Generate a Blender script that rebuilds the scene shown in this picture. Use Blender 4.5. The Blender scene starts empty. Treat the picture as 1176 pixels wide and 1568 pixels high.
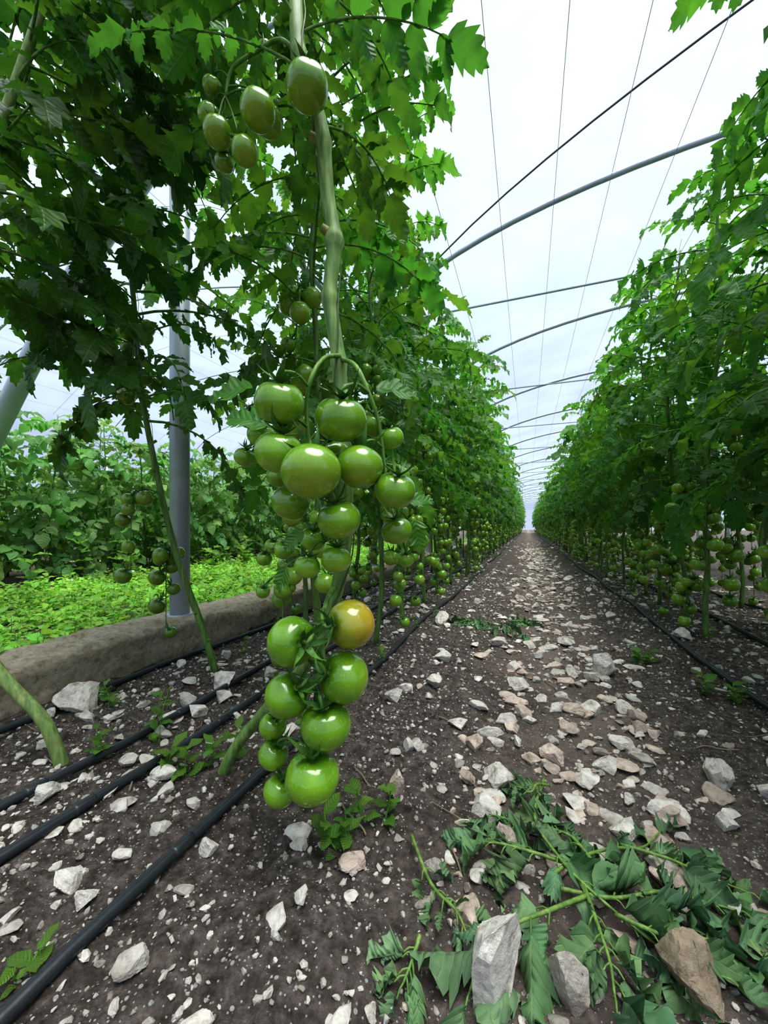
import bpy, bmesh, math
import numpy as np

rng = np.random.default_rng(11)
scene = bpy.context.scene
TH = math.radians(20.48)
CT, ST = math.cos(TH), math.sin(TH)

def S(a, d, z):
    """site frame (turned 20.5 deg from the crop rows) -> world, metres"""
    return np.array([CT*a - ST*d, ST*a + CT*d, z], float)

def nz(v):
    v = np.asarray(v, float)
    return v/(math.sqrt(float((v*v).sum()))+1e-12)

# ------------------------------------------------------------------ noise / ground
LAT = rng.random((256, 256))
def vnoise(x, y, f, o=0.0):
    x = np.asarray(x, float)*f+o+50; y = np.asarray(y, float)*f+o*1.7+50
    xi = np.floor(x).astype(int); yi = np.floor(y).astype(int)
    fx = x-xi; fy = y-yi
    fx = fx*fx*(3-2*fx); fy = fy*fy*(3-2*fy)
    a = LAT[xi % 256, yi % 256]; b = LAT[(xi+1) % 256, yi % 256]
    c = LAT[xi % 256, (yi+1) % 256]; d = LAT[(xi+1) % 256, (yi+1) % 256]
    return (a*(1-fx)+b*fx)*(1-fy)+(c*(1-fx)+d*fx)*fy - 0.5

def ground(x, y):
    x = np.asarray(x, float); y = np.asarray(y, float)
    g = -0.035*np.exp(-((x-0.1)/0.27)**2)
    g = g + 0.020*vnoise(x, y, 3.1) + 0.012*vnoise(x, y, 9.0, 7) + 0.014*vnoise(x, y, 22.0, 3) + 0.011*vnoise(x, y, 48.0, 5)
    return g

# ------------------------------------------------------------------ mesh builder
class MB:
    def __init__(s):
        s.v=[]; s.uv=[]; s.c=[]; s.f=[]; s.m=[]; s.sm=[]; s.n=0
    def add(s, v, faces, uv=None, col=(1,1,1), mat=0, smooth=True):
        v = np.asarray(v, np.float32); k=len(v)
        s.v.append(v)
        s.uv.append(np.zeros((k,2),np.float32) if uv is None else np.asarray(uv,np.float32))
        col = np.asarray(col,np.float32)
        if col.ndim==1: col = np.tile(col,(k,1))
        s.c.append(col)
        faces = np.asarray(faces,np.int32)
        s.f.append(faces+s.n)
        s.m.append(np.full(len(faces),mat,np.int32)); s.sm.append(np.full(len(faces),smooth,bool))
        s.n+=k
    def mesh(s, name, mats):
        me = bpy.data.meshes.new(name)
        V=np.concatenate(s.v)
        me.vertices.add(len(V)); me.vertices.foreach_set('co',V.ravel())
        li=np.concatenate([f.ravel() for f in s.f]).astype(np.int32)
        tot=np.concatenate([np.full(f.shape[0],f.shape[1],np.int32) for f in s.f])
        st=np.concatenate([[0],np.cumsum(tot)[:-1]]).astype(np.int32)
        me.loops.add(len(li)); me.polygons.add(len(tot))
        me.loops.foreach_set('vertex_index',li); me.polygons.foreach_set('loop_start',st)
        for m in mats: me.materials.append(m)
        me.polygons.foreach_set('material_index', np.concatenate(s.m))
        me.polygons.foreach_set('use_smooth', np.concatenate(s.sm))
        me.update(calc_edges=True)
        C=np.concatenate(s.c)
        ca = me.color_attributes.new('tint','FLOAT_COLOR','POINT')
        ca.data.foreach_set('color', np.concatenate([C,np.ones((len(C),1),np.float32)],1).ravel())
        ul = me.uv_layers.new(name='UVMap')
        UV=np.concatenate(s.uv)
        ul.data.foreach_set('uv', UV[li].ravel())
        me.update()
        return me

def link(name, me, parent=None, loc=(0,0,0), rot=0, sc=1):
    ob = bpy.data.objects.new(name, me)
    scene.collection.objects.link(ob)
    ob.location = loc; ob.rotation_euler=(0,0,rot); ob.scale=(sc,sc,sc)
    if parent: ob.parent = parent
    return ob
def empty(name, loc=(0,0,0)):
    e = bpy.data.objects.new(name, None); e.empty_display_size=.1
    scene.collection.objects.link(e); e.location=loc
    return e

def smooth_path(pts, n=6):
    """Catmull-Rom"""
    P=np.asarray(pts,float)
    Q=np.vstack([2*P[0]-P[1],P,2*P[-1]-P[-2]])
    out=[]
    for i in range(1,len(Q)-2):
        for t in np.linspace(0,1,n,endpoint=False):
            a,b,c,d=Q[i-1],Q[i],Q[i+1],Q[i+2]
            out.append(.5*((2*b)+(c-a)*t+(2*a-5*b+4*c-d)*t*t+(3*b-a-3*c+d)*t**3))
    out.append(P[-1])
    return np.array(out)

def tube(mb, pts, rad, k=6, mat=1, col=(1,1,1), cap=True):
    P=np.asarray(pts,float); n=len(P)
    R=np.broadcast_to(np.asarray(rad,float),(n,)) if np.size(rad) in (1,n) else np.interp(np.linspace(0,1,n),np.linspace(0,1,len(rad)),rad)
    T=np.gradient(P,axis=0); T/= (np.linalg.norm(T,axis=1,keepdims=True)+1e-12)
    ref=np.array([0,0,1.]) if abs(T[0][2])<.9 else np.array([1.,0,0])
    u=nz(np.cross(T[0],ref)); rings=[]; uv=[]
    ang=np.arange(k)*2*math.pi/k
    ln=0
    for i in range(n):
        if i: ln+=np.linalg.norm(P[i]-P[i-1])
        u=nz(u-T[i]*np.dot(u,T[i])); w=np.cross(T[i],u)
        rings.append(P[i]+R[i]*(np.outer(np.cos(ang),u)+np.outer(np.sin(ang),w)))
        uv.append(np.stack([ang/6.283,np.full(k,ln)],1))
    V=np.concatenate(rings)
    i,j=np.meshgrid(np.arange(n-1),np.arange(k),indexing='ij'); j2=(j+1)%k
    F=np.stack([i*k+j,i*k+j2,(i+1)*k+j2,(i+1)*k+j],-1).reshape(-1,4)
    mb.add(V,F,np.concatenate(uv),col,mat)
    if cap:
        b=mb.n-len(V)
        mb.f.append(np.array([[b+q for q in range(k)][::-1],[b+(n-1)*k+q for q in range(k)]],np.int32))
        mb.m.append(np.full(2,mat,np.int32)); mb.sm.append(np.full(2,False))

# ------------------------------------------------------------------ leaflets
def make_tpl(t,w,fw,U=(-1,-.5,0,.5,1.)):
    U=np.array(U); c=len(U); X=[];Y=[];UU=[]
    for i in range(len(t)):
        for u in U:
            X.append(u*w[i]); Y.append(t[i]+fw[i]*abs(u)**1.5); UU.append(u)
    F=[(i*c+j,i*c+j+1,(i+1)*c+j+1,(i+1)*c+j) for i in range(len(t)-1) for j in range(c-1)]
    return np.array(X),np.array(Y),np.array(UU),np.array(F)
TOM=make_tpl([0,.05,.12,.20,.25,.33,.42,.47,.55,.63,.68,.76,.82,.88,1.0],
             [.01,.09,.19,.29,.20,.25,.32,.20,.23,.26,.15,.16,.15,.07,0],
             [-.02,-.04,-.03,.07,.01,.03,.10,.01,.03,.09,.01,.02,.07,.01,0])
TOMLO=make_tpl([0,.22,.42,.66,1.0],[.02,.27,.33,.22,0],[-.02,.04,.08,.06,0],(-1,0,1.))
OVA=make_tpl([0,.12,.3,.5,.75,1],[.02,.14,.26,.28,.18,0],[0]*6,(-1,0,1.))
def cross(a,b): return np.array([a[1]*b[2]-a[2]*b[1],a[2]*b[0]-a[0]*b[2],a[0]*b[1]-a[1]*b[0]])
def leaflet(mb, base, d, nrm, L, W=1., bend=.5, fold=.2, tint=(1,1,1), tpl=TOM, mat=0, rg=rng, wave=.06):
    X,Y,U,F=tpl
    d=nz(d); side=nz(cross(d,nrm)); nn=cross(side,d)
    k=bend if abs(bend)>1e-3 else 1e-3
    x=X*W*L
    y=np.sin(k*Y)/k*L; z=-(1-np.cos(k*Y))/k*L
    ph=rg.random()*6
    z=z+fold*np.abs(x)+wave*L*np.sin(Y*11+ph+U)*np.abs(U)+wave*.5*L*np.sin(Y*23+ph*2)*U
    tw=(rg.random()-.5)*.9*Y
    z2=z+x*np.sin(tw); x2=x*np.cos(tw)
    V=base+np.outer(x2,side)+np.outer(y,d)+np.outer(z2,nn)
    mb.add(V,F,np.stack([X*1.0+.5,Y],1),tint,mat)

UP=np.array([0,0,1.])
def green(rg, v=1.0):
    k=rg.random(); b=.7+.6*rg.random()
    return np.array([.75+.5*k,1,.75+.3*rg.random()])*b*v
def compound(mb, base, az, elev, length, size, droop, rg, v=1., roll=None, mat=0, limp=0., tpl=TOM):
    lo=tpl is TOMLO
    n=5 if lo else 9; dl=length/(n-1)
    P=[np.array(base,float)]; daz=(rg.random()-.5)*.8
    for i in range(n-1):
        f=i/(n-2); e=elev-droop*f; A=az+daz*f
        P.append(P[-1]+dl*np.array([math.cos(A)*math.cos(e),math.sin(A)*math.cos(e),math.sin(e)]))
    P=np.array(P); T=np.gradient(P,axis=0)
    tube(mb,P,np.linspace(.0028,.0011,n)*(length/.3+.2),3 if lo else 4,1,(.75,1.,.6),False)
    roll=(rg.random()-.5)*1.1 if roll is None else roll
    tint=green(rg,v)
    def fr(s):
        q=s*(n-1); i=min(int(q),n-2); f=q-i
        p=P[i]*(1-f)+P[i+1]*f; t=nz(T[i]*(1-f)+T[i+1]*f)
        sd=cross(t,UP)
        if abs(t[2])>.99: sd=np.array([math.sin(az),-math.cos(az),0])
        sd=nz(sd); nn=cross(sd,t)
        sd2=sd*math.cos(roll)+nn*math.sin(roll); nn2=cross(sd2,t)
        return p,t,sd2,nn2
    for s,z_ in ((.24,.5),(.42,.85),(.60,1.0),(.77,.95),(.92,.75)):
        for sg in (-1,1):
            p,t,sd,nn=fr(min(1,max(.1,s+(rg.random()-.5)*.08)))
            a=math.radians(45+30*rg.random())
            d=t*math.cos(a)+sd*sg*math.sin(a)-UP*(.0+.35*rg.random()+limp)
            l=size*z_*(.8+.4*rg.random())
            leaflet(mb,p,d,nn+(rg.random(3)-.5)*.7,l,.85+.35*rg.random(),.2+.9*rg.random()+limp,.1+.5*rg.random(),tint*(.85+.3*rg.random()),mat=mat,rg=rg,tpl=tpl)
    if not lo:
        for s in (.33,.52,.70):
            p,t,sd,nn=fr(s); sg=rg.choice([-1,1])
            leaflet(mb,p,t*.4+sd*sg-UP*.2,nn,size*.36,1,.5,.2,tint,mat=mat,rg=rg,tpl=TOMLO)
    p,t,sd,nn=fr(1.)
    leaflet(mb,p,t-UP*.15,nn,size*1.25,1.1,.4+.7*rg.random(),.25,tint,mat=mat,rg=rg,tpl=tpl)

# ------------------------------------------------------------------ fruit
def frame(n):
    n=nz(n); r=np.array([1.,0,0]) if abs(n[0])<.8 else np.array([0,1.,0])
    u=nz(np.cross(n,r)); return u,np.cross(n,u),n
def tomato(mb, C, r, axis, hi=2, el=.93, ripe=0., rg=rng, ped=None, v=1.):
    """hi: 2 = near fruit, 1 = row fruit, 0 = distant fruit"""
    u,w,n=frame(axis); C=np.asarray(C,float)
    ns,nr=((6,4),(12,8),(40,24))[hi]
    ph0=rg.random()*6; ph1=rg.random()*6
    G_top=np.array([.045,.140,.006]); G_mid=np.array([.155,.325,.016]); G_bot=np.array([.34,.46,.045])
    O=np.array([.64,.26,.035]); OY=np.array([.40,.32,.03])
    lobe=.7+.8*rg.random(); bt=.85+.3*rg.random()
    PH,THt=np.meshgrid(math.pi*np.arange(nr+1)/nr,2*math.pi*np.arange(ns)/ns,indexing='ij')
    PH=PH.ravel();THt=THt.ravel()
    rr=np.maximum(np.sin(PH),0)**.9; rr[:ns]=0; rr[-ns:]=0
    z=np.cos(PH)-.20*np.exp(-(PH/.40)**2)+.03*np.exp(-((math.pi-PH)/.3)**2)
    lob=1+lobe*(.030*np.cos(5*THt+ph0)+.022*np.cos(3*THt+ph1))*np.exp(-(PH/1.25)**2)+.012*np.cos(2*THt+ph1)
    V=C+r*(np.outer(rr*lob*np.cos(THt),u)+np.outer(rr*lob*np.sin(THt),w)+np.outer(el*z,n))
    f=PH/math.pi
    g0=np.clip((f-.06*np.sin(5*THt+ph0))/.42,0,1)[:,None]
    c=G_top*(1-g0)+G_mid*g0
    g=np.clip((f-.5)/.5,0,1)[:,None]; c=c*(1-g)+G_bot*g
    if ripe>0:
        rp=np.clip(ripe*(.25+1.2*f),0,1)[:,None]; c=c*(1-rp)+(OY*(1-f[:,None])+O*f[:,None])*rp
    i,j=np.meshgrid(np.arange(nr),np.arange(ns),indexing='ij'); j2=(j+1)%ns
    F=np.stack([i*ns+j,(i+1)*ns+j,(i+1)*ns+j2,i*ns+j2],-1).reshape(-1,4)
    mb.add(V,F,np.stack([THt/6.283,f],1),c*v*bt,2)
    if hi==0: return
    top=C+n*r*(el*.82)
    nsep=6 if hi==2 else 5
    for k in range(nsep):
        th=2*math.pi*k/nsep+ph0; o=math.cos(th)*u+math.sin(th)*w
        sd=np.cross(n,o); L=r*(.9+.5*rg.random())
        seg=7 if hi==2 else 3
        curl=.45+1.3*rg.random()
        pts=[];fs=[]
        for q in range(seg):
            t=q/(seg-1)
            ww=r*.15*(math.sin(math.pi*min(1,t*.75+.25)))*(1-t**2.5)+.0002
            h=.17*r*math.sin(min(1.6,t*4))+curl*L*t*t*.55-.08*r*t*t*(1-min(1,curl))
            cc=top+o*L*t*(1-.2*curl*t)+n*h+sd*L*.12*math.sin(t*3+k)*t
            pts+= [cc-sd*ww+n*ww*.3,cc-n*ww*.3,cc+sd*ww+n*ww*.3]
        for q in range(seg-1):
            for j in range(2):
                a=q*3+j; fs.append((a,a+1,a+4,a+3))
        mb.add(pts,fs,None,(.42,.72,.34),1)
    if ped is not None:
        ped=np.asarray(ped,float); kn=top+n*r*.4
        pth=smooth_path([top+n*.0,kn,(kn+ped)/2+n*r*.15+np.array([0,0,.004]),ped],4 if hi==2 else 2)
        rr=max(.0012,r*.065)
        m=len(pth); R=np.full(m,rr); R[0:2]*=1.6
        if hi==2: R[m//3+1]*=1.6
        tube(mb,pth,R,7 if hi==2 else 4,1,(.5,.78,.4),False)

# ------------------------------------------------------------------ materials
def newmat(name):
    m=bpy.data.materials.new(name); m.use_nodes=True
    nt=m.node_tree; nt.nodes.clear()
    out=nt.nodes.new('ShaderNodeOutputMaterial')
    return m,nt,out
def N(nt,t,**kw):
    n=nt.nodes.new(t)
    for k,v in kw.items(): setattr(n,k,v)
    return n
def math_(nt,op,a,b=None,c=None):
    n=nt.nodes.new('ShaderNodeMath'); n.operation=op
    for i,x in enumerate((a,b,c)):
        if x is None: continue
        if isinstance(x,(int,float)): n.inputs[i].default_value=x
        else: nt.links.new(x,n.inputs[i])
    return n.outputs[0]
def mixc(nt,fac,a,b,mode='MIX'):
    n=nt.nodes.new('ShaderNodeMix'); n.data_type='RGBA'; n.blend_type=mode
    ins=[i for i in n.inputs if i.type=='RGBA']; fi=n.inputs[0]
    if isinstance(fac,(int,float)): fi.default_value=fac
    else: nt.links.new(fac,fi)
    for s_,x in zip(ins,(a,b)):
        if isinstance(x,(tuple,list)): s_.default_value=(*x,1) if len(x)==3 else x
        else: nt.links.new(x,s_)
    return [o for o in n.outputs if o.type=='RGBA'][0]
def ramp(nt,fac,stops,interp='LINEAR'):
    r=nt.nodes.new('ShaderNodeValToRGB'); r.color_ramp.interpolation=interp
    e=r.color_ramp.elements
    while len(e)<len(stops): e.new(.5)
    for el,(p,c) in zip(e,stops):
        el.position=p; el.color=(*c,1) if len(c)==3 else c
    nt.links.new(fac,r.inputs[0]); return r.outputs[0]
def noise(nt,scale,detail=4,vec=None,rough=.55):
    n=N(nt,'ShaderNodeTexNoise'); n.inputs['Scale'].default_value=scale; n.inputs['Detail'].default_value=detail; n.inputs['Roughness'].default_value=rough
    if vec is not None: nt.links.new(vec,n.inputs['Vector'])
    return n
def bump(nt,h,strength,dist=.01):
    b=N(nt,'ShaderNodeBump'); b.inputs['Strength'].default_value=strength; b.inputs['Distance'].default_value=dist
    nt.links.new(h,b.inputs['Height']); return b.outputs[0]
def princ(nt,out,col,rough=.5,spec=.5,normal=None,metal=0.,link_out=True):
    p=N(nt,'ShaderNodeBsdfPrincipled')
    if isinstance(col,(tuple,list)): p.inputs['Base Color'].default_value=(*col,1)
    else: nt.links.new(col,p.inputs['Base Color'])
    if isinstance(rough,(int,float)): p.inputs['Roughness'].default_value=rough
    else: nt.links.new(rough,p.inputs['Roughness'])
    p.inputs['Metallic'].default_value=metal
    p.inputs['Specular IOR Level'].default_value=spec
    if normal is not None: nt.links.new(normal,p.inputs['Normal'])
    if link_out: nt.links.new(p.outputs[0],out.inputs[0])
    return p

def leaf_material(name, base, light, trans, rough=.42, tfac=.35, spec=.4):
    m,nt,out=newmat(name)
    at=N(nt,'ShaderNodeAttribute',attribute_name='tint')
    uv=N(nt,'ShaderNodeUVMap'); sp=N(nt,'ShaderNodeSeparateXYZ'); nt.links.new(uv.outputs[0],sp.inputs[0])
    au=math_(nt,'ABSOLUTE',math_(nt,'SUBTRACT',sp.outputs[0],.5))
    mid=math_(nt,'SUBTRACT',1.,math_(nt,'MINIMUM',math_(nt,'MULTIPLY',au,50.),1.))
    ph=math_(nt,'SUBTRACT',sp.outputs[1],math_(nt,'MULTIPLY',au,.9))
    wv=math_(nt,'SINE',math_(nt,'MULTIPLY',ph,44.))
    sv=math_(nt,'MAXIMUM',math_(nt,'MULTIPLY',math_(nt,'SUBTRACT',wv,.84),6.),0.)
    vein=math_(nt,'MAXIMUM',mid,math_(nt,'MULTIPLY',sv,.7))
    tc=N(nt,'ShaderNodeTexCoord')
    ns=noise(nt,35,3,tc.outputs['Object'])
    c=mixc(nt,ns.outputs[0],tuple(x*.65 for x in base),tuple(x*1.35 for x in base))
    c=mixc(nt,1.,c,at.outputs['Color'],'MULTIPLY')
    c=mixc(nt,math_(nt,'MULTIPLY',vein,.4),c,light)
    hgt=math_(nt,'SUBTRACT',math_(nt,'MULTIPLY',wv,-.35),math_(nt,'MULTIPLY',vein,.6))
    hgt=math_(nt,'ADD',hgt,ns.outputs[0])
    p=princ(nt,out,c,rough,spec,bump(nt,hgt,.6,.002),link_out=False)
    tr=N(nt,'ShaderNodeBsdfTranslucent')
    tcx=mixc(nt,1.,trans,at.outputs['Color'],'MULTIPLY'); nt.links.new(tcx,tr.inputs[0])
    mx=N(nt,'ShaderNodeMixShader'); mx.inputs[0].default_value=tfac
    nt.links.new(p.outputs[0],mx.inputs[1]); nt.links.new(tr.outputs[0],mx.inputs[2]); nt.links.new(mx.outputs[0],out.inputs[0])
    return m
M_leaf=leaf_material('tomato_leaf',(.064,.190,.034),(.18,.33,.10),(.20,.50,.05),.42,.35,.45)
M_wilt=leaf_material('wilted_leaf',(.125,.225,.100),(.24,.34,.19),(.11,.22,.07),.72,.08,.2)
M_weed=leaf_material('weed_leaf',(.17,.36,.055),(.27,.43,.13),(.35,.63,.09),.5,.38)
M_bright=leaf_material('young_tomato_leaf',(.13,.28,.080),(.25,.38,.18),(.25,.50,.11),.5,.36)

def stem_mat():
    m,nt,out=newmat('tomato_stem')
    at=N(nt,'ShaderNodeAttribute',attribute_name='tint'); tc=N(nt,'ShaderNodeTexCoord')
    mp=N(nt,'ShaderNodeMapping'); mp.inputs['Scale'].default_value=(1,1,.12); nt.links.new(tc.outputs['Object'],mp.inputs[0])
    a=noise(nt,120,4,mp.outputs[0]); b=noise(nt,22,3,tc.outputs['Object'])
    c=ramp(nt,a.outputs[0],[(.33,(.09,.16,.05)),(.5,(.17,.255,.085)),(.68,(.30,.38,.15))])
    c=mixc(nt,ramp(nt,b.outputs[0],[(.55,(0,0,0)),(.75,(.7,.7,.7))]),c,(.21,.18,.09))
    c=mixc(nt,1.,c,at.outputs['Color'],'MULTIPLY')
    princ(nt,out,c,.5,.4,bump(nt,a.outputs[0],.45,.003)); return m
M_stem=stem_mat()
def fruit_mat():
    m,nt,out=newmat('tomato_skin')
    at=N(nt,'ShaderNodeAttribute',attribute_name='tint'); tc=N(nt,'ShaderNodeTexCoord')
    a=noise(nt,26,3,tc.outputs['Object']); b=noise(nt,380,2,tc.outputs['Object'])
    c=mixc(nt,.8,at.outputs['Color'],mixc(nt,a.outputs[0],(.6,.65,.5),(1.5,1.45,1.4)),'MULTIPLY')
    c=mixc(nt,ramp(nt,b.outputs[0],[(.60,(0,0,0)),(.72,(.3,.3,.3))]),c,(.42,.58,.18))
    p=princ(nt,out,c,.20,.55)
    p.inputs['Coat Weight'].default_value=.55; p.inputs['Coat Roughness'].default_value=.07
    return m
M_fruit=fruit_mat()
PM=[M_leaf,M_stem,M_fruit]

def soil_mat():
    m,nt,out=newmat('stony_soil')
    tc=N(nt,'ShaderNodeTexCoord'); P=tc.outputs['Object']
    sp=N(nt,'ShaderNodeSeparateXYZ'); nt.links.new(P,sp.inputs[0])
    n1=noise(nt,5,6,P); n2=noise(nt,60,7,P,.72); n3=noise(nt,260,3,P)
    c=ramp(nt,n2.outputs[0],[(.32,(.030,.024,.020)),(.48,(.110,.092,.080)),(.6,(.200,.172,.152)),(.75,(.38,.34,.30))])
    c=mixc(nt,n1.outputs[0],mixc(nt,1.,c,(.62,.60,.60),'MULTIPLY'),mixc(nt,1.,c,(1.5,1.45,1.4),'MULTIPLY'))
    w=math_(nt,'DIVIDE',math_(nt,'SUBTRACT',sp.outputs[0],.1),.2)
    w=math_(nt,'POWER',2.718,math_(nt,'MULTIPLY',math_(nt,'MULTIPLY',w,w),-1.))
    pf=math_(nt,'MULTIPLY',w,ramp(nt,n1.outputs[0],[(.35,(.15,.15,.15)),(.62,(.9,.9,.9))]))
    c=mixc(nt,pf,c,mixc(nt,n2.outputs[0],(.15,.112,.092),(.52,.43,.37)))
    hs=None
    for sc,th,sel_t in ((85,.24,.52),(190,.27,.45)):
        v=N(nt,'ShaderNodeTexVoronoi'); v.inputs['Scale'].default_value=sc; nt.links.new(P,v.inputs['Vector'])
        spot=ramp(nt,v.outputs['Distance'],[(th*.7,(1,1,1)),(th,(0,0,0))])
        sel=N(nt,'ShaderNodeSeparateColor'); nt.links.new(v.outputs['Color'],sel.inputs[0])
        sf=math_(nt,'MULTIPLY',spot,math_(nt,'GREATER_THAN',sel.outputs[0],sel_t))
        c=mixc(nt,sf,c,(.62,.59,.54)); hs=sf if hs is None else math_(nt,'ADD',hs,sf)
    h=math_(nt,'ADD',math_(nt,'ADD',math_(nt,'MULTIPLY',n2.outputs[0],1.4),math_(nt,'MULTIPLY',n3.outputs[0],.4)),math_(nt,'MULTIPLY',hs,.4))
    princ(nt,out,c,.92,.2,bump(nt,h,1.,.018)); return m
M_soil=soil_mat()
def rock_mat():
    m,nt,out=newmat('limestone')
    at=N(nt,'ShaderNodeAttribute',attribute_name='tint'); tc=N(nt,'ShaderNodeTexCoord')
    a=noise(nt,65,8,tc.outputs['Object'],.7); b=noise(nt,22,4,tc.outputs['Object'])
    c=mixc(nt,1.,at.outputs['Color'],ramp(nt,a.outputs[0],[(.3,(.34,.29,.25)),(.45,(.86,.83,.79)),(.7,(1.2,1.18,1.15))]),'MULTIPLY')
    c=mixc(nt,ramp(nt,b.outputs[0],[(.54,(0,0,0)),(.70,(.65,.65,.65))]),c,(.22,.175,.14))
    princ(nt,out,c,.85,.3,bump(nt,a.outputs[0],1.,.008)); return m
M_rock=rock_mat()
def concrete_mat():
    m,nt,out=newmat('mossy_concrete')
    tc=N(nt,'ShaderNodeTexCoord'); P=tc.outputs['Object']
    a=noise(nt,45,8,P,.75); b=noise(nt,6,5,P)
    c=ramp(nt,a.outputs[0],[(.3,(.22,.175,.11)),(.48,(.56,.48,.35)),(.7,(.80,.73,.59))])
    c=mixc(nt,ramp(nt,b.outputs[0],[(.52,(0,0,0)),(.70,(.5,.5,.5))]),c,(.26,.25,.11))
    princ(nt,out,c,.9,.2,bump(nt,a.outputs[0],1.,.02)); return m
M_conc=concrete_mat()
def simple(name,col,rough,metal=0.,var=.25,sc=12,bs=.15):
    m,nt,out=newmat(name); tc=N(nt,'ShaderNodeTexCoord'); a=noise(nt,sc,5,tc.outputs['Object'])
    c=mixc(nt,a.outputs[0],tuple(x*(1-var) for x in col),tuple(x*(1+var) for x in col))
    princ(nt,out,c,rough,.5,bump(nt,a.outputs[0],bs,.003),metal); return m
M_galv=simple('galvanised_steel',(.42,.47,.54),.42,.3)
M_hose=simple('black_polyethylene',(.018,.022,.026),.38,0,.5,60)
M_wire=simple('roof_wire',(.30,.36,.46),.5,.2)
M_dark=simple('dark_cable',(.07,.08,.10),.5,0)
M_twig=simple('dry_twig',(.24,.18,.12),.85)
def film_mat():
    m,nt,out=newmat('polyethylene_film')
    tc=N(nt,'ShaderNodeTexCoord'); a=noise(nt,1.3,4,tc.outputs['Object'])
    tp=N(nt,'ShaderNodeBsdfTransparent'); tp.inputs[0].default_value=(.97,.985,1,1)
    tr=N(nt,'ShaderNodeBsdfTranslucent'); tr.inputs[0].default_value=(.80,.90,1,1)
    mx=N(nt,'ShaderNodeMixShader'); nt.links.new(ramp(nt,a.outputs[0],[(.3,(.10,.10,.10)),(.7,(.22,.22,.22))]),mx.inputs[0])
    nt.links.new(tp.outputs[0],mx.inputs[1]); nt.links.new(tr.outputs[0],mx.inputs[2]); nt.links.new(mx.outputs[0],out.inputs[0])
    return m
M_film=film_mat()

# ------------------------------------------------------------------ ground
xs=np.unique(np.concatenate([np.arange(-1.5,1.7,.016),-np.geomspace(1.5,60,40),np.geomspace(1.7,60,40)]))
ys=np.unique(np.concatenate([np.arange(0,2.2,.0130),np.arange(2.2,4,.03),-np.geomspace(.02,20,20),4+np.geomspace(.04,80,80)]))
XX,YY=np.meshgrid(xs,ys)
ZZ=ground(XX,YY)
nx,ny=len(xs),len(ys)
idx=np.arange(nx*ny).reshape(ny,nx)
F=np.stack([idx[:-1,:-1],idx[:-1,1:],idx[1:,1:],idx[1:,:-1]],-1).reshape(-1,4)
mb=MB(); mb.add(np.stack([XX,YY,ZZ],-1).reshape(-1,3),F,None,(1,1,1),0)
link('soil_ground',mb.mesh('soil_ground',[M_soil]))

# ------------------------------------------------------------------ stones
def ico(sub):
    bm=bmesh.new(); bmesh.ops.create_icosphere(bm,subdivisions=sub,radius=1)
    bm.verts.ensure_lookup_table()
    v=np.array([x.co[:] for x in bm.verts]); f=np.array([[q.index for q in p.verts] for p in bm.faces]); bm.free()
    return v,f
def rock_tpl(sub,cuts,rg,flat=1.):
    v,f=ico(sub); v=v.copy()
    for _ in range(cuts):
        n=nz(rg.normal(size=3)); c=.36+.36*rg.random()
        dd=np.maximum(0,v@n-c); v-=np.outer(dd,n)
    v*=(1+(rg.random((len(v),1))-.5)*(.07 if sub>2 else .12))
    v/=np.abs(v).max()
    v*=np.array([1,.6+.4*rg.random(),flat*(.42+.38*rg.random())])
    return v,f
R4=[rock_tpl(4,18,rng) for _ in range(12)]
R3=[rock_tpl(3,13,rng) for _ in range(14)]
R2=[rock_tpl(2,9,rng) for _ in range(16)]
R1=[rock_tpl(1,4,rng) for _ in range(10)]
def rotm(rg,tilt=.35):
    a=rg.random()*6.283; t=(rg.random()-.5)*2*tilt; b=rg.random()*6.283
    Rz=np.array([[math.cos(a),-math.sin(a),0],[math.sin(a),math.cos(a),0],[0,0,1]])
    Rx=np.array([[1,0,0],[0,math.cos(t),-math.sin(t)],[0,math.sin(t),math.cos(t)]])
    Rb=np.array([[math.cos(b),-math.sin(b),0],[math.sin(b),math.cos(b),0],[0,0,1]])
    return Rz@Rx@Rb
WHT=np.array([.74,.71,.66]); PNK=np.array([.66,.55,.48]); GRY=np.array([.40,.37,.33]); BRN=np.array([.42,.34,.25])
def put_rock(mb,tpl,x,y,r,col,rg,sink=.25,zs=1.,smooth=False,tilt=.35):
    v,f=tpl; V=(v*r*np.array([1,1,zs]))@rotm(rg,tilt).T
    zmin=V[:,2].min(); zr=V[:,2].max()-zmin
    V=V+np.array([x,y,float(ground(x,y))-zmin-sink*zr])
    mb.add(V,f,None,col,0,smooth)

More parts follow.
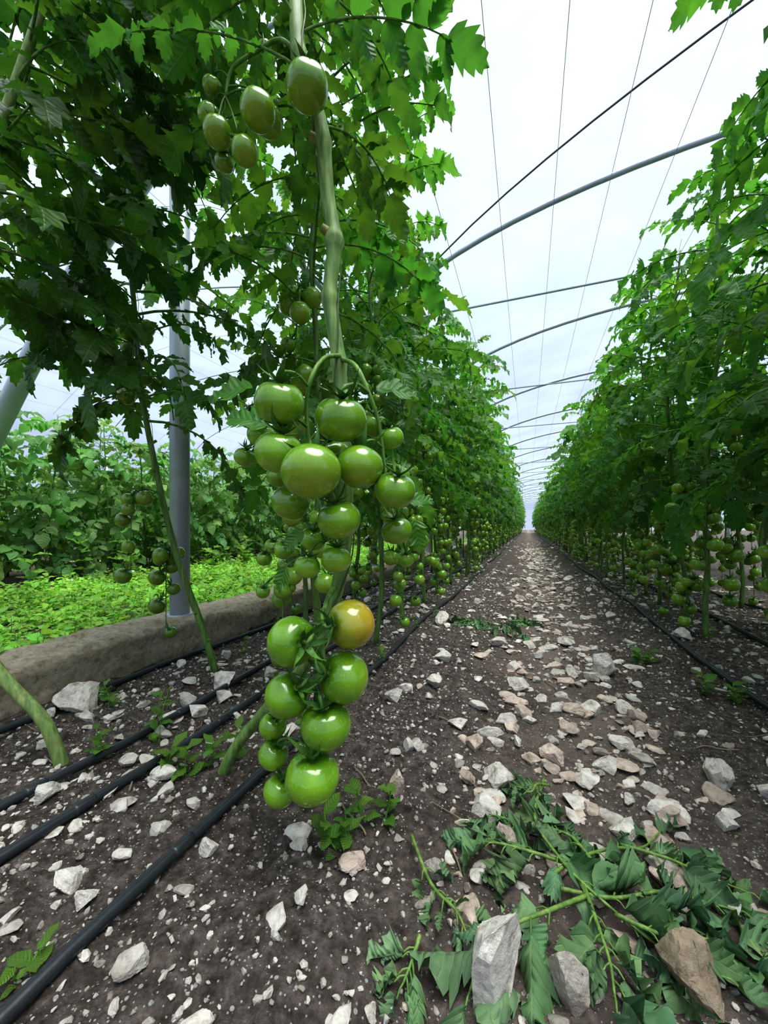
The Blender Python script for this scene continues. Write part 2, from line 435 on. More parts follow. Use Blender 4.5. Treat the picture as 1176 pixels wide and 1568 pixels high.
# individually noticeable stones: (a, d, radius, colour, height factor)
big=[(.112,.385,.038,WHT*1.2,2.6),(.325,.405,.040,BRN,1.9),(.185,.385,.030,GRY*1.3,1.5),(.10,.46,.030,PNK,1.5),
(.17,.635,.035,WHT,1.1),(.216,.71,.041,WHT,1.),(.02,.66,.030,PNK*1.1,1.5),(-.045,.515,.030,PNK*1.05,.8),(-.257,.385,.025,WHT,1.2),
(-.40,.49,.021,WHT,1.1),(-.755,.95,.052,WHT,1.2),(.70,1.22,.052,WHT*.95,1.4),(.26,1.77,.066,WHT,.9),(.18,.56,.025,PNK*1.1,1.5),
(.62,.71,.040,WHT,1.),(.03,.99,.032,WHT*.9,1.),(.144,1.1,.036,WHT,1.),(-.25,.54,.018,WHT,1.),(-.36,.465,.018,WHT,1.),
(.30,.94,.040,WHT,.9),(.19,.81,.030,PNK,1.2),(.355,.81,.036,PNK*1.15,.8),(-.55,.63,.024,WHT*.9,1.),
(-.50,.98,.034,WHT,1.),(-.46,1.1,.038,WHT,1.),(-.41,1.0,.030,WHT,1.),(.43,.90,.034,PNK,.7),(.50,1.0,.040,PNK,.7),(.07,.52,.02,WHT,1.),
(-.10,.46,.014,WHT,1.),(-.12,.55,.014,WHT,1.),(.05,.80,.020,WHT,1.),(.62,1.0,.034,WHT,1.),(.40,1.15,.044,WHT,.8),(.75,1.6,.056,WHT,.8),
(1.2,1.55,.06,WHT,.9),(.45,1.5,.05,WHT,.8),(.2,1.3,.040,WHT,.9),(.55,.62,.024,WHT,1.),(.28,.44,.02,PNK,1.),(.40,.55,.024,WHT,1.),
(.38,.73,.034,WHT,.9),(.45,.78,.036,WHT,.8),(.31,.80,.026,PNK,.9),(.52,.86,.036,WHT,.8),(.34,.365,.02,WHT,1.),(.27,.37,.02,GRY,1.),
(-.31,.62,.018,WHT,1.),(-.30,.50,.016,GRY,1.),(.36,1.02,.040,PNK,.7),(.56,1.2,.045,PNK,.7),(.44,1.3,.040,WHT,.7)]
e_st=MB()
for a,d,r,c,h in big:
    p=S(a,d,0); put_rock(e_st,R4[rng.integers(len(R4))],p[0],p[1],r,c*(.9+.2*rng.random()),rng,.18,h,False,.3)
for i in range(760):   # broken limestone trodden into the middle of the path
    y=.6+(rng.random()**1.35)*9; x=.11+rng.normal()*.125
    put_rock(e_st,R3[rng.integers(len(R3))],x,y,.012+.027*rng.random()**1.8*(1+.12*y),(PNK if rng.random()<.35 else WHT)*(.75+.4*rng.random()),rng,.33,.75,False,.35)
for i in range(200):   # white stones pulled up between the hoses
    y=.5+(rng.random()**1.4)*5; x=rng.choice([-.56,-.73,-.95,.7,1.0])+rng.normal()*.05
    put_rock(e_st,R3[rng.integers(len(R3))],x,y,.012+.026*rng.random()**1.8,WHT*(.8+.35*rng.random()),rng,.2,1.,False,.5)
for i in range(70):
    y=.7+(rng.random()**1.2)*4; x=rng.choice([-.25,.42])+rng.normal()*.10
    put_rock(e_st,R3[rng.integers(len(R3))],x,y,.012+.024*rng.random()**1.8,WHT*(.8+.35*rng.random()),rng,.2,1.,False,.5)
link('limestone_rocks',e_st.mesh('limestone_rocks',[M_rock]))

g_=MB()
def colpick(x):
    if abs(x-.1)<.22 and rng.random()<.35: c=PNK*(.75+.6*rng.random())
    else: c=WHT*(.7+.45*rng.random()) if rng.random()<.85 else GRY
    return c
for i in range(7600):
    y=.15+ (rng.random()**1.9)*14; x=rng.uniform(-1.12,1.6)
    w=.36
    if abs(x-.12)<.20: w=.9
    elif x<-.50: w=.8
    elif x>.60: w=.75
    if y<.9 and x>-.5: w*=.8
    if rng.random()>w: continue
    r=.0045+.016*rng.random()**2.8*(1+.3*min(y,4))
    put_rock(g_,R2[rng.integers(16)],x,y,r,colpick(x),rng,.35,.8,False,.5)
for i in range(17000):
    y=.1+(rng.random()**1.8)*3.6; x=rng.uniform(-1.12,1.4)
    r=.0018+.0048*rng.random()**2.3*(1+.3*y)
    put_rock(g_,R1[rng.integers(10)],x,y,r,colpick(x),rng,.25,1.,False,1.)
for i in range(300):
    x=rng.uniform(-5.4,-3.2); y=rng.uniform(0,9); put_rock(g_,R2[rng.integers(16)],x,y,.02+.05*rng.random()**2,WHT*(.7+.5*rng.random()),rng)
link('scattered_gravel',g_.mesh('scattered_gravel',[M_rock]))

# ------------------------------------------------------------------ kerb
mb=MB()
yy=np.concatenate([np.arange(-.6,4,.02),np.arange(4,30,.1)])
prof=np.array([(-1.15,-.04),(-1.15,.0),(-1.15,.025),(-1.148,.05),(-1.15,.075),(-1.15,.095),(-1.158,.108),(-1.175,.112),(-1.2,.112),(-1.225,.113),(-1.25,.113),(-1.29,.113),(-1.32,.112),(-1.35,.112),(-1.37,.108),(-1.385,.09),(-1.385,.04),(-1.385,-.04)])
K=len(prof); Yk=np.repeat(yy,K); PX=np.tile(prof[:,0],len(yy)); PZ=np.tile(prof[:,1],len(yy)); kk=np.tile(np.arange(K),len(yy))
n1=vnoise(Yk,PX*6+PZ*9,5); n2=vnoise(Yk,PX*8+PZ*17,22,4)*.8; n3=vnoise(Yk,PX*30+PZ*40,45,9)
ch=np.where((kk>=4)&(kk<=7),np.maximum(0,vnoise(Yk,Yk*0+2,4,9)-.12)*.16,0)
V=np.stack([PX+.024*n1+.012*n2+.008*n3-ch*.5,Yk,PZ+np.where(PZ>0,.016*n2+.014*n1+.010*n3-ch,0)],1)
F=[(i*K+j,i*K+j+1,(i+1)*K+j+1,(i+1)*K+j) for i in range(len(yy)-1) for j in range(K-1)]
mb.add(V,F,None,(1,1,1),0,True)
link('concrete_kerb',mb.mesh('concrete_kerb',[M_conc]))

# ------------------------------------------------------------------ drip hoses
for X0 in (-.45,-.665,-.79,-1.09,.56,.84,1.2):
    mb=MB(); ys_=np.concatenate([np.arange(-.4,4,.05),np.arange(4,38,.4)])
    ph=rng.random()*6
    xw=X0+.012*np.sin(ys_*1.9+ph)+.008*np.sin(ys_*4.3+ph*2)
    z=ground(xw,ys_); z=np.convolve(np.pad(z,3,'edge'),np.ones(7)/7,'valid')
    r=.0085
    tube(mb,np.stack([xw,ys_,z+r+.004],1),r,12,0)
    for y in np.arange(.1,4,.3):  # inline emitters
        q=np.array([[np.interp(y+o,ys_,xw),y+o,np.interp(y+o,ys_,z)+r+.004] for o in (-.016,-.012,.012,.016)])
        tube(mb,q,[r*1.0,r*1.12,r*1.12,r*1.0],12,0)
    link('drip_irrigation_hose',mb.mesh('drip_irrigation_hose',[M_hose]))

# ------------------------------------------------------------------ greenhouse frame
gf=empty('greenhouse_frame')
def roofz(x,x0): # x0 = left spring of a 6.4 m span
    t=(x-(x0+3.2))/3.2
    return 2.0+1.05*np.sqrt(np.maximum(0,1-t*t))
AY=1.126+2*np.arange(-2,20)
mb=MB()
for x0,r in ((-1.27,.021),(-7.67,.008),(5.13,.021)):
    th=np.linspace(math.pi,0,33); xx=x0+3.2+3.2*np.cos(th); zz=2.0+1.05*np.sin(th)
    for y in AY: tube(mb,np.stack([xx,np.full_like(xx,y),zz],1),r,8,0)
link('arch_tubes',mb.mesh('arch_tubes',[M_galv]),gf)
mb=MB()
for y in AY:
    for x in (-1.27,5.13,-7.67):
        tube(mb,[(x,y,.0),(x,y,1.0),(x,y,2.06)],.036,20,0)
        tube(mb,[(x,y,.105),(x,y,.116)],.046,20,0)
        tube(mb,[(x,y,1.96),(x,y,2.02)],.041,20,0)
link('posts',mb.mesh('posts',[M_galv]),gf)
mb=MB()
for y in AY: tube(mb,[(-1.27,y,2.21),(5.13,y,2.21)],.008,8,0)
for x in (-1.27,5.13): tube(mb,[(x,-3,2.03),(x,40,2.03)],.02,8,0)
link('tie_bars',mb.mesh('tie_bars',[M_galv]),gf)
mb=MB()
for y in AY[2:9:3]:
    tube(mb,smooth_path([(-1.30,y,2.02),(-1.9,y,1.55),(-2.40,y,1.04),(-2.85,y,.5),(-3.15,y,.0)],6),.044,16,0)
link('brace_struts',mb.mesh('brace_struts',[M_galv]),gf)
mb=MB()
for x0 in (-1.27,-7.67):
    for dx in (.35,.7,1.08,1.45,1.82,2.2,2.6,3.1,3.6,4.1,4.6,5.2):
        x=x0+dx; z=float(roofz(x,x0))-.03
        tube(mb,[(x,-3,z),(x,10,z),(x,40,z)],.0018,5,0)
for y0 in AY[:-1]:
    x=np.linspace(-7.5,-1.5,10)
    tube(mb,np.stack([x,np.full_like(x,y0+1.),roofz(x,-7.67)+.028],1),.0022,4,0)
link('roof_wires',mb.mesh('roof_wires',[M_wire]),gf)
mb=MB()
x=np.linspace(-.9,2.4,14); tube(mb,np.stack([x,2.87-(x+.26)*.40,roofz(x,-1.27)-.01],1),.006,8,0)
link('brace_cable',mb.mesh('brace_cable',[M_dark]),gf)
for x0 in (-1.27,-7.67,5.13):
    mb=MB(); th=np.linspace(math.pi,0,33); xx=x0+3.2+3.23*np.cos(th); zz=2.03+1.05*np.sin(th)
    yy=np.arange(-5,41.2,1.)
    V=[(a,y,b+.006*math.sin(y*3+a)) for y in yy for a,b in zip(xx,zz)]
    F=[(i*33+j,i*33+j+1,(i+1)*33+j+1,(i+1)*33+j) for i in range(len(yy)-1) for j in range(32)]
    mb.add(V,F); link('roof_film',mb.mesh('roof_film',[M_film]))

# ------------------------------------------------------------------ row plants
def truss(mb,start,az,n,rg,rmin,rmax,hi=1,v=1.):
    o=np.array([math.cos(az),math.sin(az),0])
    start=np.asarray(start,float)
    L=.07+.016*n
    pts=smooth_path([start,start+o*.045+UP*.012,start+o*.075-UP*.03,start+o*.08-UP*(.03+L)],5 if hi else 1)
    tube(mb,pts,np.linspace(.003,.0015,len(pts)),5 if hi else 3,1,(.65,.85,.5),False)
    sd=np.array([-o[1],o[0],0])
    m=len(pts)
    for i in range(n):
        f=.38+.62*i/max(1,n-1); p=pts[min(m-1,int(f*(m-1)))]
        if not hi: p=start+o*.078-UP*(L*(f-.2))
        r=rmin+(rmax-rmin)*rg.random()*(1-.4*i/n)
        sg=1 if i%2 else -1
        dirv=nz(sd*sg*(.5+.6*rg.random())+o*(rg.random()-.35)*1.4)
        C=p+dirv*(r*1.05)-UP*(r*.8+.004)
        tomato(mb,C,r,nz(UP*.9-dirv*.55),hi,.95,0,rg,p,v)
def plant(seed,H=1.8,leaf0=.62,trz=(.20,.36,.52,.68,.90),dens=.036,reach=.32,v=1.,size=.078,lod=1,path=None,fr=(.018,.030),nf=(6,11)):
    rg=np.random.default_rng(seed); mb=MB(); tpl=TOM if lod else TOMLO
    if path is None:
        zs=np.linspace(0,H,13)
        ox=np.cumsum(rg.normal(0,.010,13)); oy=np.cumsum(rg.normal(0,.012,13)); ox-=ox[0]; oy-=oy[0]
        P=smooth_path(np.stack([ox,oy,zs],1),4 if lod else 1)
    else: P=smooth_path(path,5)
    P[0,2]-=.01
    tube(mb,P,np.linspace(.0105,.0045,len(P)),8 if lod else 4,1,(.62,.8,.5))
    def at(z): return np.array([np.interp(z,P[:,2],P[:,0]),np.interp(z,P[:,2],P[:,1]),z])
    if lod:
        zt=np.linspace(.05,H+.05,40); tw=np.array([at(min(z,H))+.012*np.array([math.cos(z*18),math.sin(z*18),0]) for z in zt]); tw[:,2]=zt
        tube(mb,tw,.0009,3,1,(1.6,1.5,1.9),False)
    for zz in trz:
        z=zz+rg.normal(0,.03); truss(mb,at(z+.12),rg.random()*6.28,int(rg.integers(nf[0],nf[1])),rg,fr[0],fr[1],lod,v)
    z=leaf0; az=rg.random()*6.28
    while z<H:
        az+=2.4+rg.normal(0,.3)
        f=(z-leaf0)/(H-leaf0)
        k=1-.5*max(0,f-.82)/.18
        L=reach*(.7+.45*rg.random())*k
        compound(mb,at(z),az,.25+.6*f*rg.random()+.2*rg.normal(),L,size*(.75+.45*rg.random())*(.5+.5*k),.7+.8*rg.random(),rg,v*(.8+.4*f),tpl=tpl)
        z+=dens*(.7+.6*rg.random())
    if lod:
        for z in np.arange(.1,leaf0,.085):
            a=rg.random()*6.28; p=at(z); o=np.array([math.cos(a),math.sin(a),.5])
            tube(mb,[p,p+o*.010,p+o*.017],[.005,.0042,.0038],6,1,(.8,.75,.5))
    return mb
TR=(.12,.26,.40,.54,.74)
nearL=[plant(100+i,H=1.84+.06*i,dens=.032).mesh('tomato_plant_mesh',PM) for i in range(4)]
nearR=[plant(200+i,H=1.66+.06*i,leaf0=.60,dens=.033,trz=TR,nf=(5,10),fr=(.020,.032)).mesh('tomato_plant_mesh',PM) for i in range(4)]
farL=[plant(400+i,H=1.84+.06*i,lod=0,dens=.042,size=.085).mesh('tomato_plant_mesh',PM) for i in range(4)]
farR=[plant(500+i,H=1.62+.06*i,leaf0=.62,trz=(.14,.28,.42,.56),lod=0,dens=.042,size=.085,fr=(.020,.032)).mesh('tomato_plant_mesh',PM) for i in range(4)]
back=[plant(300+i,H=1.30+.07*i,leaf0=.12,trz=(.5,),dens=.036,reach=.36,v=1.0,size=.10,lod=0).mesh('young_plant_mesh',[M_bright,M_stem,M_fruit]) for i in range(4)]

def row(name,X,y0,y1,step,near,far,hs,skip=(),jx=.03,ylod=5.):
    e=empty(name,(X,y0,0)); k=0; y=y0; last=-1
    while y<y1:
        if not any(abs(y-q)<.1 for q in skip):
            vars_=near if y<ylod else far
            i=int(rng.integers(len(vars_)))
            if i==last: i=(i+1)%len(vars_)
            last=i; jxx=rng.normal(0,jx)
            link('plant_%d'%k,vars_[i],e,(jxx,y-y0+rng.normal(0,.03),float(ground(X+jxx,y))-.005),rng.random()*6.28,hs*(.95+.10*rng.random())); k+=1
        y+=step*(1 if y<14 else 1.35)
    return e
row('tomato_plant_row',-.56,.94,36,.42,nearL,farL,1.05)
row('tomato_plant_row',-.88,1.395,36,.465,nearL,farL,1.0,ylod=3.5)
row('tomato_plant_row',.70,.60,36,.42,nearR,farR,1.02)
row('tomato_plant_row',1.08,.6,36,.42,nearR,farR,1.06,ylod=3.5)
row('tomato_plant_row',2.0,.9,16,.6,farR,farR,1.0)
for X,ye in ((-3.75,20),(-4.35,16),(-5.9,16),(-7.4,16)):
    row('tomato_plant_row',X,-.6,ye,.38,back,back,.97,jx=.08)

# second-row plant leaning back towards the post
lean=[S(-.52,1.19,0),S(-.56,1.18,.15),S(-.62,1.16,.35),S(-.66,1.14,.55),S(-.70,1.11,.84),S(-.71,1.09,1.1),S(-.73,1.07,1.38),S(-.73,1.05,1.65),S(-.72,1.05,1.95)]
b0=lean[0].copy(); lp=[q-b0 for q in lean]
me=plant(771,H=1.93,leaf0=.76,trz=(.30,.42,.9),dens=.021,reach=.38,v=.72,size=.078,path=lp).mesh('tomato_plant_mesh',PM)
link('tomato_plant',me,None,(b0[0],b0[1],float(ground(b0[0],b0[1]))))

# ------------------------------------------------------------------ the near plant
rg=np.random.default_rng(5)
mb=MB()
stem=[S(-.306,.712,-.02),S(-.27,.70,.05),S(-.20,.66,.14),S(-.11,.61,.255),S(-.066,.58,.38),S(-.056,.57,.506),S(-.067,.58,.684),S(-.074,.58,.74),S(-.082,.58,.80),S(-.075,.58,.88),S(-.085,.58,.95),S(-.093,.565,1.04),S(-.12,.555,1.12),S(-.128,.56,1.2),S(-.14,.60,1.4),S(-.16,.64,1.65),S(-.17,.66,1.9)]
P=smooth_path(stem,8)
R=np.interp(np.linspace(0,1,len(P)),[0,.35,.6,.8,1],[.0100,.0105,.0108,.0104,.006])
for zc in (.16,.30,.70,.795,.88,.885,1.02,1.13,1.25):
    R=R+.0028*np.exp(-((P[:,2]-zc)/.009)**2)
tube(mb,P,R,16,1,(.98,1.12,.88))
def pst(z): 
    i=np.argmin(abs(P[:,2]-z)); return P[i]
for z,az in ((.885,3.6),(.80,2.4),(.30,1.),(.17,2.),(1.02,3.4),(.60,.2)):
    p=pst(z); o=np.array([math.cos(az+TH),math.sin(az+TH),.35]); tube(mb,smooth_path([p,p+o*.014,p+o*.020],3),[.0085,.0085,.0075,.0068,.0064,.0062,.0062],10,1,(1.2,.95,.7))
zt=np.linspace(.05,1.85,120); tw=np.array([pst(z)+.0135*np.array([math.cos(z*16),math.sin(z*16),0]) for z in zt]); tw[:,2]=zt
tube(mb,tw,.0011,5,1,(.5,.45,.5),False)

def cluster(rachs,fruits,rr=.0035):
    allp=[]
    for r_ in rachs:
        q=smooth_path([S(*t) for t in r_],6); tube(mb,q,np.linspace(rr,rr*.6,len(q)),10,1,(.7,.95,.5)); allp.append(q[4:])
    A=np.concatenate(allp)
    for f in fruits:
        a,d,z,r=f[:4]; ax=f[4] if len(f)>4 and f[4] is not None else None
        el=f[5] if len(f)>5 else .88; ripe=f[6] if len(f)>6 else 0
        C=S(a,d,z)
        D=A-(C+UP*r*1.0); k=np.argmin((D**2).sum(1)+np.where(A[:,2]<C[2]-.2*r,.003,0)); q=A[k]
        if ax is None:
            h=q-C; h[2]=0; n=nz(UP+.35*nz(h)*min(1,np.linalg.norm(h)/r)+S(0,-.18,0)+rg.normal(size=3)*.08)
        else: n=nz(S(*ax)) 
        tomato(mb,C,r,n,2,el,ripe,rg,q)
cluster([[(-.066,.57,.705),(-.085,.545,.690),(-.099,.525,.655),(-.1086,.535,.616),(-.104,.545,.563),(-.09,.55,.502),(-.083,.55,.43)],
         [(-.062,.57,.70),(-.039,.54,.676),(-.0207,.53,.635),(-.007,.54,.595),(.000,.545,.545),(.008,.55,.485)]],
 [(-.136,.50,.612,.0325,(.12,-.35,1)),(-.056,.50,.591,.0335,(.1,-.35,1)),(-.087,.46,.517,.0355,(-.1,.45,.8),.86),(-.138,.507,.549,.032,(.2,-.2,1)),(-.032,.50,.529,.0305,(.1,.3,.9)),
  (.0144,.50,.499,.0268,(.2,-.4,.9)),(-.131,.54,.485,.0265),(-.0586,.50,.461,.0285,(-.2,-.3,1)),(.0095,.56,.581,.019),(.018,.54,.446,.0215),
  (-.0645,.52,.407,.0205),(-.104,.52,.397,.0175),(-.217,.60,.56,.0165),(-.21,.60,.621,.018),(-.014,.57,.602,.019),(.055,.62,.427,.017),
  (-.195,.62,.347,.0115),(-.193,.62,.40,.0125),(-.103,.56,.434,.019),(-.185,.58,.59,.021),(-.165,.60,.53,.018),(-.18,.62,.42,.013),(.02,.60,.53,.02),(.035,.62,.40,.014),(-.155,.60,.415,.016),(-.075,.56,.555,.026)])
cluster([[(-.075,.575,.36),(-.080,.53,.345),(-.086,.515,.30),(-.089,.515,.25),(-.095,.52,.20),(-.102,.52,.155)]],
 [(-.1197,.50,.302,.0320,(.70,-.7,.2),.95),(-.043,.50,.325,.0310,(-.80,-.6,.05),.98,.70),(-.052,.50,.256,.0330,(-.75,-.45,.35),.92),
  (-.1256,.50,.232,.0290,(.7,-.4,.6),.92),(-.074,.49,.199,.0320,(-.15,-.25,1),.88),(-.0896,.48,.139,.0335,(0,-.05,1),.86),
  (-.141,.52,.095,.022,(.3,0,1)),(-.152,.53,.138,.021),(-.156,.54,.172,.019),(-.10,.55,.175,.02)],.004)
cluster([[(-.118,.555,1.125),(-.15,.56,1.16),(-.19,.57,1.155),(-.225,.57,1.13),(-.235,.57,1.09)],
         [(-.118,.555,1.10),(-.11,.54,1.11),(-.104,.53,1.09)]],
 [(-.104,.52,1.045,.0290,(.05,-.25,1),.88),(-.177,.54,1.035,.0245,(-.1,.1,1),.9),(-.238,.55,1.015,.020,None,.9),(-.199,.55,.988,.019,None,.92),
  (-.178,.59,1.075,.023,None,.95),(-.262,.58,1.07,.018),(-.241,.58,1.000,.014),(-.259,.58,1.115,.014),(-.18,.58,1.175,.010)])
z=1.04
for k in range(36):
    p=pst(z); az=math.radians([40,150,85,190,120,10,205,60,170][k%9]+rg.normal()*12)+TH
    compound(mb,p,az,.6,.22+.08*rg.random(),.060*(.85+.3*rg.random()),.7+.4*rg.random(),rg,.85); z+=.024
for (a,d,z,da,dd,dz,L) in ((-.10,.475,.445,-.6,-.1,-.5,.035),(-.125,.49,.40,-.4,0,-1,.04),(.045,.56,.46,.2,0,-1,.05),(.03,.57,.49,.8,.1,.1,.05),(-.01,.55,.65,.9,.1,.0,.07),(-.17,.56,.60,-.9,0,.3,.07),(-.2,.58,.66,-1,.1,0,.08)):
    leaflet(mb,S(a,d,z),S(da,dd,dz),S(0,-.8,.6),L,1.1,.5,.2,green(rg),mat=0,rg=rg)
link('tomato_plant',mb.mesh('tomato_plant',PM))

# neighbouring plant with a darker leaf tint, upper left, on its own stem
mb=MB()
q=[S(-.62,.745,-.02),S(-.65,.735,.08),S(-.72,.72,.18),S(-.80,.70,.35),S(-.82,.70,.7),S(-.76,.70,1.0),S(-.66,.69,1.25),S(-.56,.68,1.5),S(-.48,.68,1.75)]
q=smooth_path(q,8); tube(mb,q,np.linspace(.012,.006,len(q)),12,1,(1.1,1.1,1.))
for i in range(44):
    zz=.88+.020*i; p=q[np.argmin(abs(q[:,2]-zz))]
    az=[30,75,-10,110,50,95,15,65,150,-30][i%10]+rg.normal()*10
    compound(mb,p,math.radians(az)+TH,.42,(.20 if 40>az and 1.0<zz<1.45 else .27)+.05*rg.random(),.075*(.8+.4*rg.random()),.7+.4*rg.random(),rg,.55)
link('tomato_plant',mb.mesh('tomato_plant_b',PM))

# ------------------------------------------------------------------ wilted prunings
mb=MB(); rg=np.random.default_rng(21)
def wilt(pts,size,n=6):
    W=[]
    for (a,d,h) in pts:
        p=S(a,d,0); p[2]=float(ground(p[0],p[1]))+h*.75; W.append(p)
    P=smooth_path(W,6); m=len(P)
    tube(mb,P,np.linspace(.0027,.0012,m),8,1,(.70,.85,.55))
    T=np.gradient(P,axis=0)
    for i in range(n):
        f=.25+.75*i/(n-1); j=min(m-1,int(f*(m-1))); p=P[j]; t=nz(T[j])
        for sg in ((-1,1) if i<n-1 else (0,)):
            if rg.random()<.12: continue
            sd=np.array([-t[1],t[0],0])
            d=nz(t*(.5+.5*rg.random())+sd*sg*(.5+.5*rg.random())); d[2]=-.10-.25*rg.random()
            L=size*(.6+.8*rg.random())
            st=p+d*.014; tube(mb,[p,p+d*.008+UP*.003,st],.0011,4,1,(.6,.8,.45),False)
            nn=nz(UP*.8+rg.normal(size=3)*.6)
            tint=np.array([.85+.3*rg.random(),1,.9+.3*rg.random()])*(.65+.6*rg.random())
            leaflet(mb,st,d,nn,L,.7+.4*rg.random(),-.2+1.6*rg.random(),rg.choice([-1,1])*(.5+1.1*rg.random()),tint,mat=0,rg=rg,wave=.16)
pile=[([(.30,.72,.02),(.235,.60,.045),(.235,.52,.05),(.26,.47,.05),(.31,.43,.03),(.35,.40,.02)],.062),
([(.22,.50,.04),(.26,.52,.05),(.32,.54,.04),(.38,.565,.02),(.42,.59,.02)],.055),
([(.22,.48,.04),(.28,.47,.05),(.34,.475,.05),(.39,.48,.03),(.43,.47,.02)],.06),
([(.27,.45,.05),(.31,.43,.05),(.35,.44,.03),(.39,.44,.02)],.055),
([(.25,.47,.05),(.19,.44,.06),(.14,.42,.05),(.10,.40,.03),(.085,.38,.02)],.062),
([(.25,.48,.05),(.24,.43,.05),(.235,.40,.04),(.225,.375,.03)],.055),
([(.24,.52,.04),(.19,.53,.05),(.155,.54,.04),(.13,.56,.02)],.055),
([(.30,.70,.02),(.27,.68,.03),(.25,.66,.03),(.23,.70,.015)],.04),
([(.24,.60,.02),(.21,.59,.03),(.19,.60,.03),(.17,.62,.015)],.035),
([(.34,.56,.03),(.39,.53,.04),(.43,.52,.03),(.47,.50,.02)],.05),
([(.04,.56,.02),(.06,.49,.02),(.085,.455,.02),(.095,.43,.02)],.028),
([(.28,.50,.05),(.27,.55,.05),(.25,.58,.04),(.28,.61,.02)],.05),
([(.04,.43,.02),(.03,.41,.02),(.02,.395,.015)],.03)]
for p_,s_ in pile: wilt(p_,s_)
for (a,d) in ((.52,1.75),(.60,1.85),(.44,1.8)):
    for k in range(2):
        ang=rg.random()*6.28
        wilt([(a,d,.02),(a+.06*math.cos(ang),d+.06*math.sin(ang),.03),(a+.13*math.cos(ang),d+.13*math.sin(ang),.015)],.05,5)
link('wilted_leaf_pile',mb.mesh('wilted_leaf_pile',[M_wilt,M_stem]))

# ------------------------------------------------------------------ weeds
def weed(mb,base,h,n,L,rg,v=1.,fern=False):
    top=base+np.array([rg.normal()*.15*h,rg.normal()*.15*h,h])
    P=smooth_path([base,(base+top)/2+rg.normal(size=3)*.04*h,top],3)
    tube(mb,P,.0012,3,1,(.8,1.3,.5),False)
    az=rg.random()*6
    for i in range(n):
        f=(i+1)/n; p=P[min(len(P)-1,int(f*(len(P)-1)))]
        az+=2.2; e=.2+.5*rg.random()
        d=np.array([math.cos(az)*math.cos(e),math.sin(az)*math.cos(e),math.sin(e)])
        leaflet(mb,p,d,UP+rg.normal(size=3)*.2,L*(.7+.6*rg.random()),1.,.8*rg.random(),.2,green(rg,v),tpl=OVA if not fern else TOM,mat=0,rg=rg)
mb=MB(); rg=np.random.default_rng(8)
for (a,d,h,n,L) in ((-.065,.545,.06,8,.035),(-.05,.56,.04,6,.03),(-.08,.55,.03,6,.03),(.0,.60,.05,6,.028),(-.03,.60,.06,7,.035),
    (-.36,.70,.05,7,.035),(-.40,.72,.04,6,.04),(-.33,.72,.05,6,.03),(-.48,.82,.10,8,.03),(-.50,.84,.12,9,.025),(-.55,.75,.05,8,.025),(-.29,.76,.06,7,.035),(-.58,.78,.06,8,.025),
    (.88,1.05,.05,9,.035),(.92,1.0,.05,9,.035),(.85,1.3,.05,9,.035),(.90,1.32,.06,9,.035),(-.36,.38,.02,4,.018),(-.355,.385,.02,4,.02),(-.68,.95,.06,8,.03),(-.25,1.0,.05,6,.035)):
    p=S(a,d,0); p[2]=ground(p[0],p[1])-.003
    weed(mb,p,h,n,L,rg,.62)
for i in range(170):
    x=rng.choice([-.5,-.7,-1.0,.65,.85,1.1])+rng.normal()*.06; y=rng.uniform(.6,9)
    p=np.array([x,y,float(ground(x,y))-.003]); weed(mb,p,.03+.05*rng.random(),6,.026,rg,.6)
link('weed_seedlings',mb.mesh('weed_seedlings',[M_weed,M_stem]))

mb=MB()
for i in range(560):
    p=np.array([rng.random(),rng.random(),-.01])
    tall=rng.random()**2
    pv=.75+.9*float(vnoise(p[0],p[1],4,11)+.5)
    weed(mb,p,.03+.09*tall,6,.022+.03*rng.random(),rg,pv*(.75+.4*rng.random()),False)
tile=mb.mesh('groundcover_tile',[M_weed,M_stem])
e=empty('groundcover_weeds',(-2.4,0,0)); k=0
for y in np.arange(-1,12,1.):
    for x in (-2.37,-3.35):
        link('weed_tile_%d'%k,tile,e,(x+2.4,y,0)); k+=1
mb=MB()
for i in range(90):
    x=rng.uniform(-4.0,-2.9); y=rng.uniform(.2,8)
    p=np.array([x,y,-.01]); weed(mb,p,.15+.30*rng.random(),14,.10,rg,.75,True)
link('tall_weeds',mb.mesh('tall_weeds',[M_weed,M_stem]))

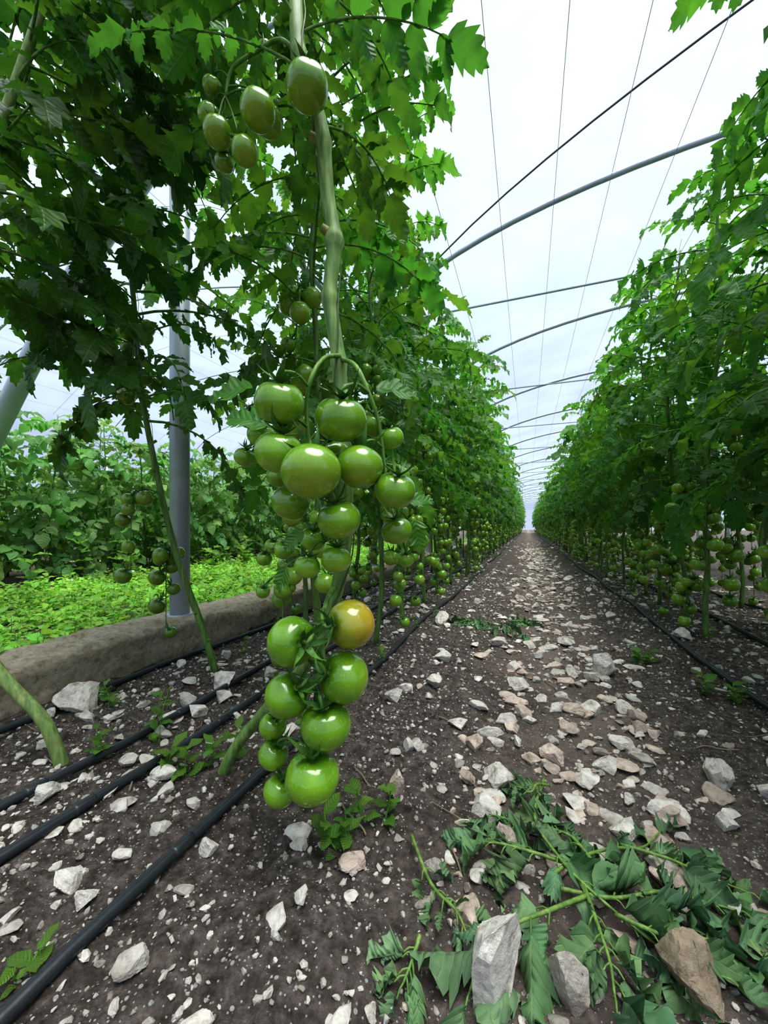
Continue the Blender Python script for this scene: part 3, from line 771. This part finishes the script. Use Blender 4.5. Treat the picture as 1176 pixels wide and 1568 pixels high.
# ------------------------------------------------------------------ twigs
mb=MB()
for i in range(80):
    x=rng.uniform(-1.05,1.3); y=.4+rng.random()**1.2*3; a=rng.random()*6.28; L=.03+.06*rng.random()
    Pt=[]
    for t in (-1,-.3,.4,1):
        px=x+math.cos(a)*L*t*.5+rng.normal()*.004; py=y+math.sin(a)*L*t*.5; Pt.append((px,py,float(ground(px,py))+.004))
    tube(mb,smooth_path(Pt,3),.0008+.0008*rng.random(),5,0)
link('dry_twigs',mb.mesh('dry_twigs',[M_twig]))

# ------------------------------------------------------------------ light + world
w=bpy.data.worlds.new('overcast'); scene.world=w; w.use_nodes=True; nt=w.node_tree; nt.nodes.clear()
out=nt.nodes.new('ShaderNodeOutputWorld'); bg=nt.nodes.new('ShaderNodeBackground')
tc=nt.nodes.new('ShaderNodeTexCoord'); sp=nt.nodes.new('ShaderNodeSeparateXYZ'); nt.links.new(tc.outputs['Generated'],sp.inputs[0])
c=ramp(nt,sp.outputs[2],[(0,(.54,.63,.81)),(.30,(.46,.55,.75)),(.62,(.64,.76,.86)),(1,(.86,.95,.98))])
nt.links.new(c,bg.inputs[0]); bg.inputs[1].default_value=.92; nt.links.new(bg.outputs[0],out.inputs[0])
sun=bpy.data.lights.new('overcast_sun','SUN'); sun.energy=4.6; sun.angle=math.radians(45); sun.color=(1,.98,.94)
so=bpy.data.objects.new('overcast_sun',sun); scene.collection.objects.link(so); so.rotation_euler=(math.radians(6),math.radians(14),0); so.location=(1,0,6)

# ------------------------------------------------------------------ camera
cam=bpy.data.cameras.new('camera'); co=bpy.data.objects.new('camera',cam); scene.collection.objects.link(co)
cam.sensor_fit='VERTICAL'; cam.sensor_height=24; cam.lens=9.015; cam.shift_y=.0153; cam.clip_start=.01; cam.clip_end=300
co.location=(0,0,.45); co.rotation_euler=(math.radians(90),0,TH)
scene.camera=co
scene.view_settings.view_transform='Standard'
try: scene.view_settings.look='Medium High Contrast'
except Exception as ex: print(ex)
scene.view_settings.exposure=.12
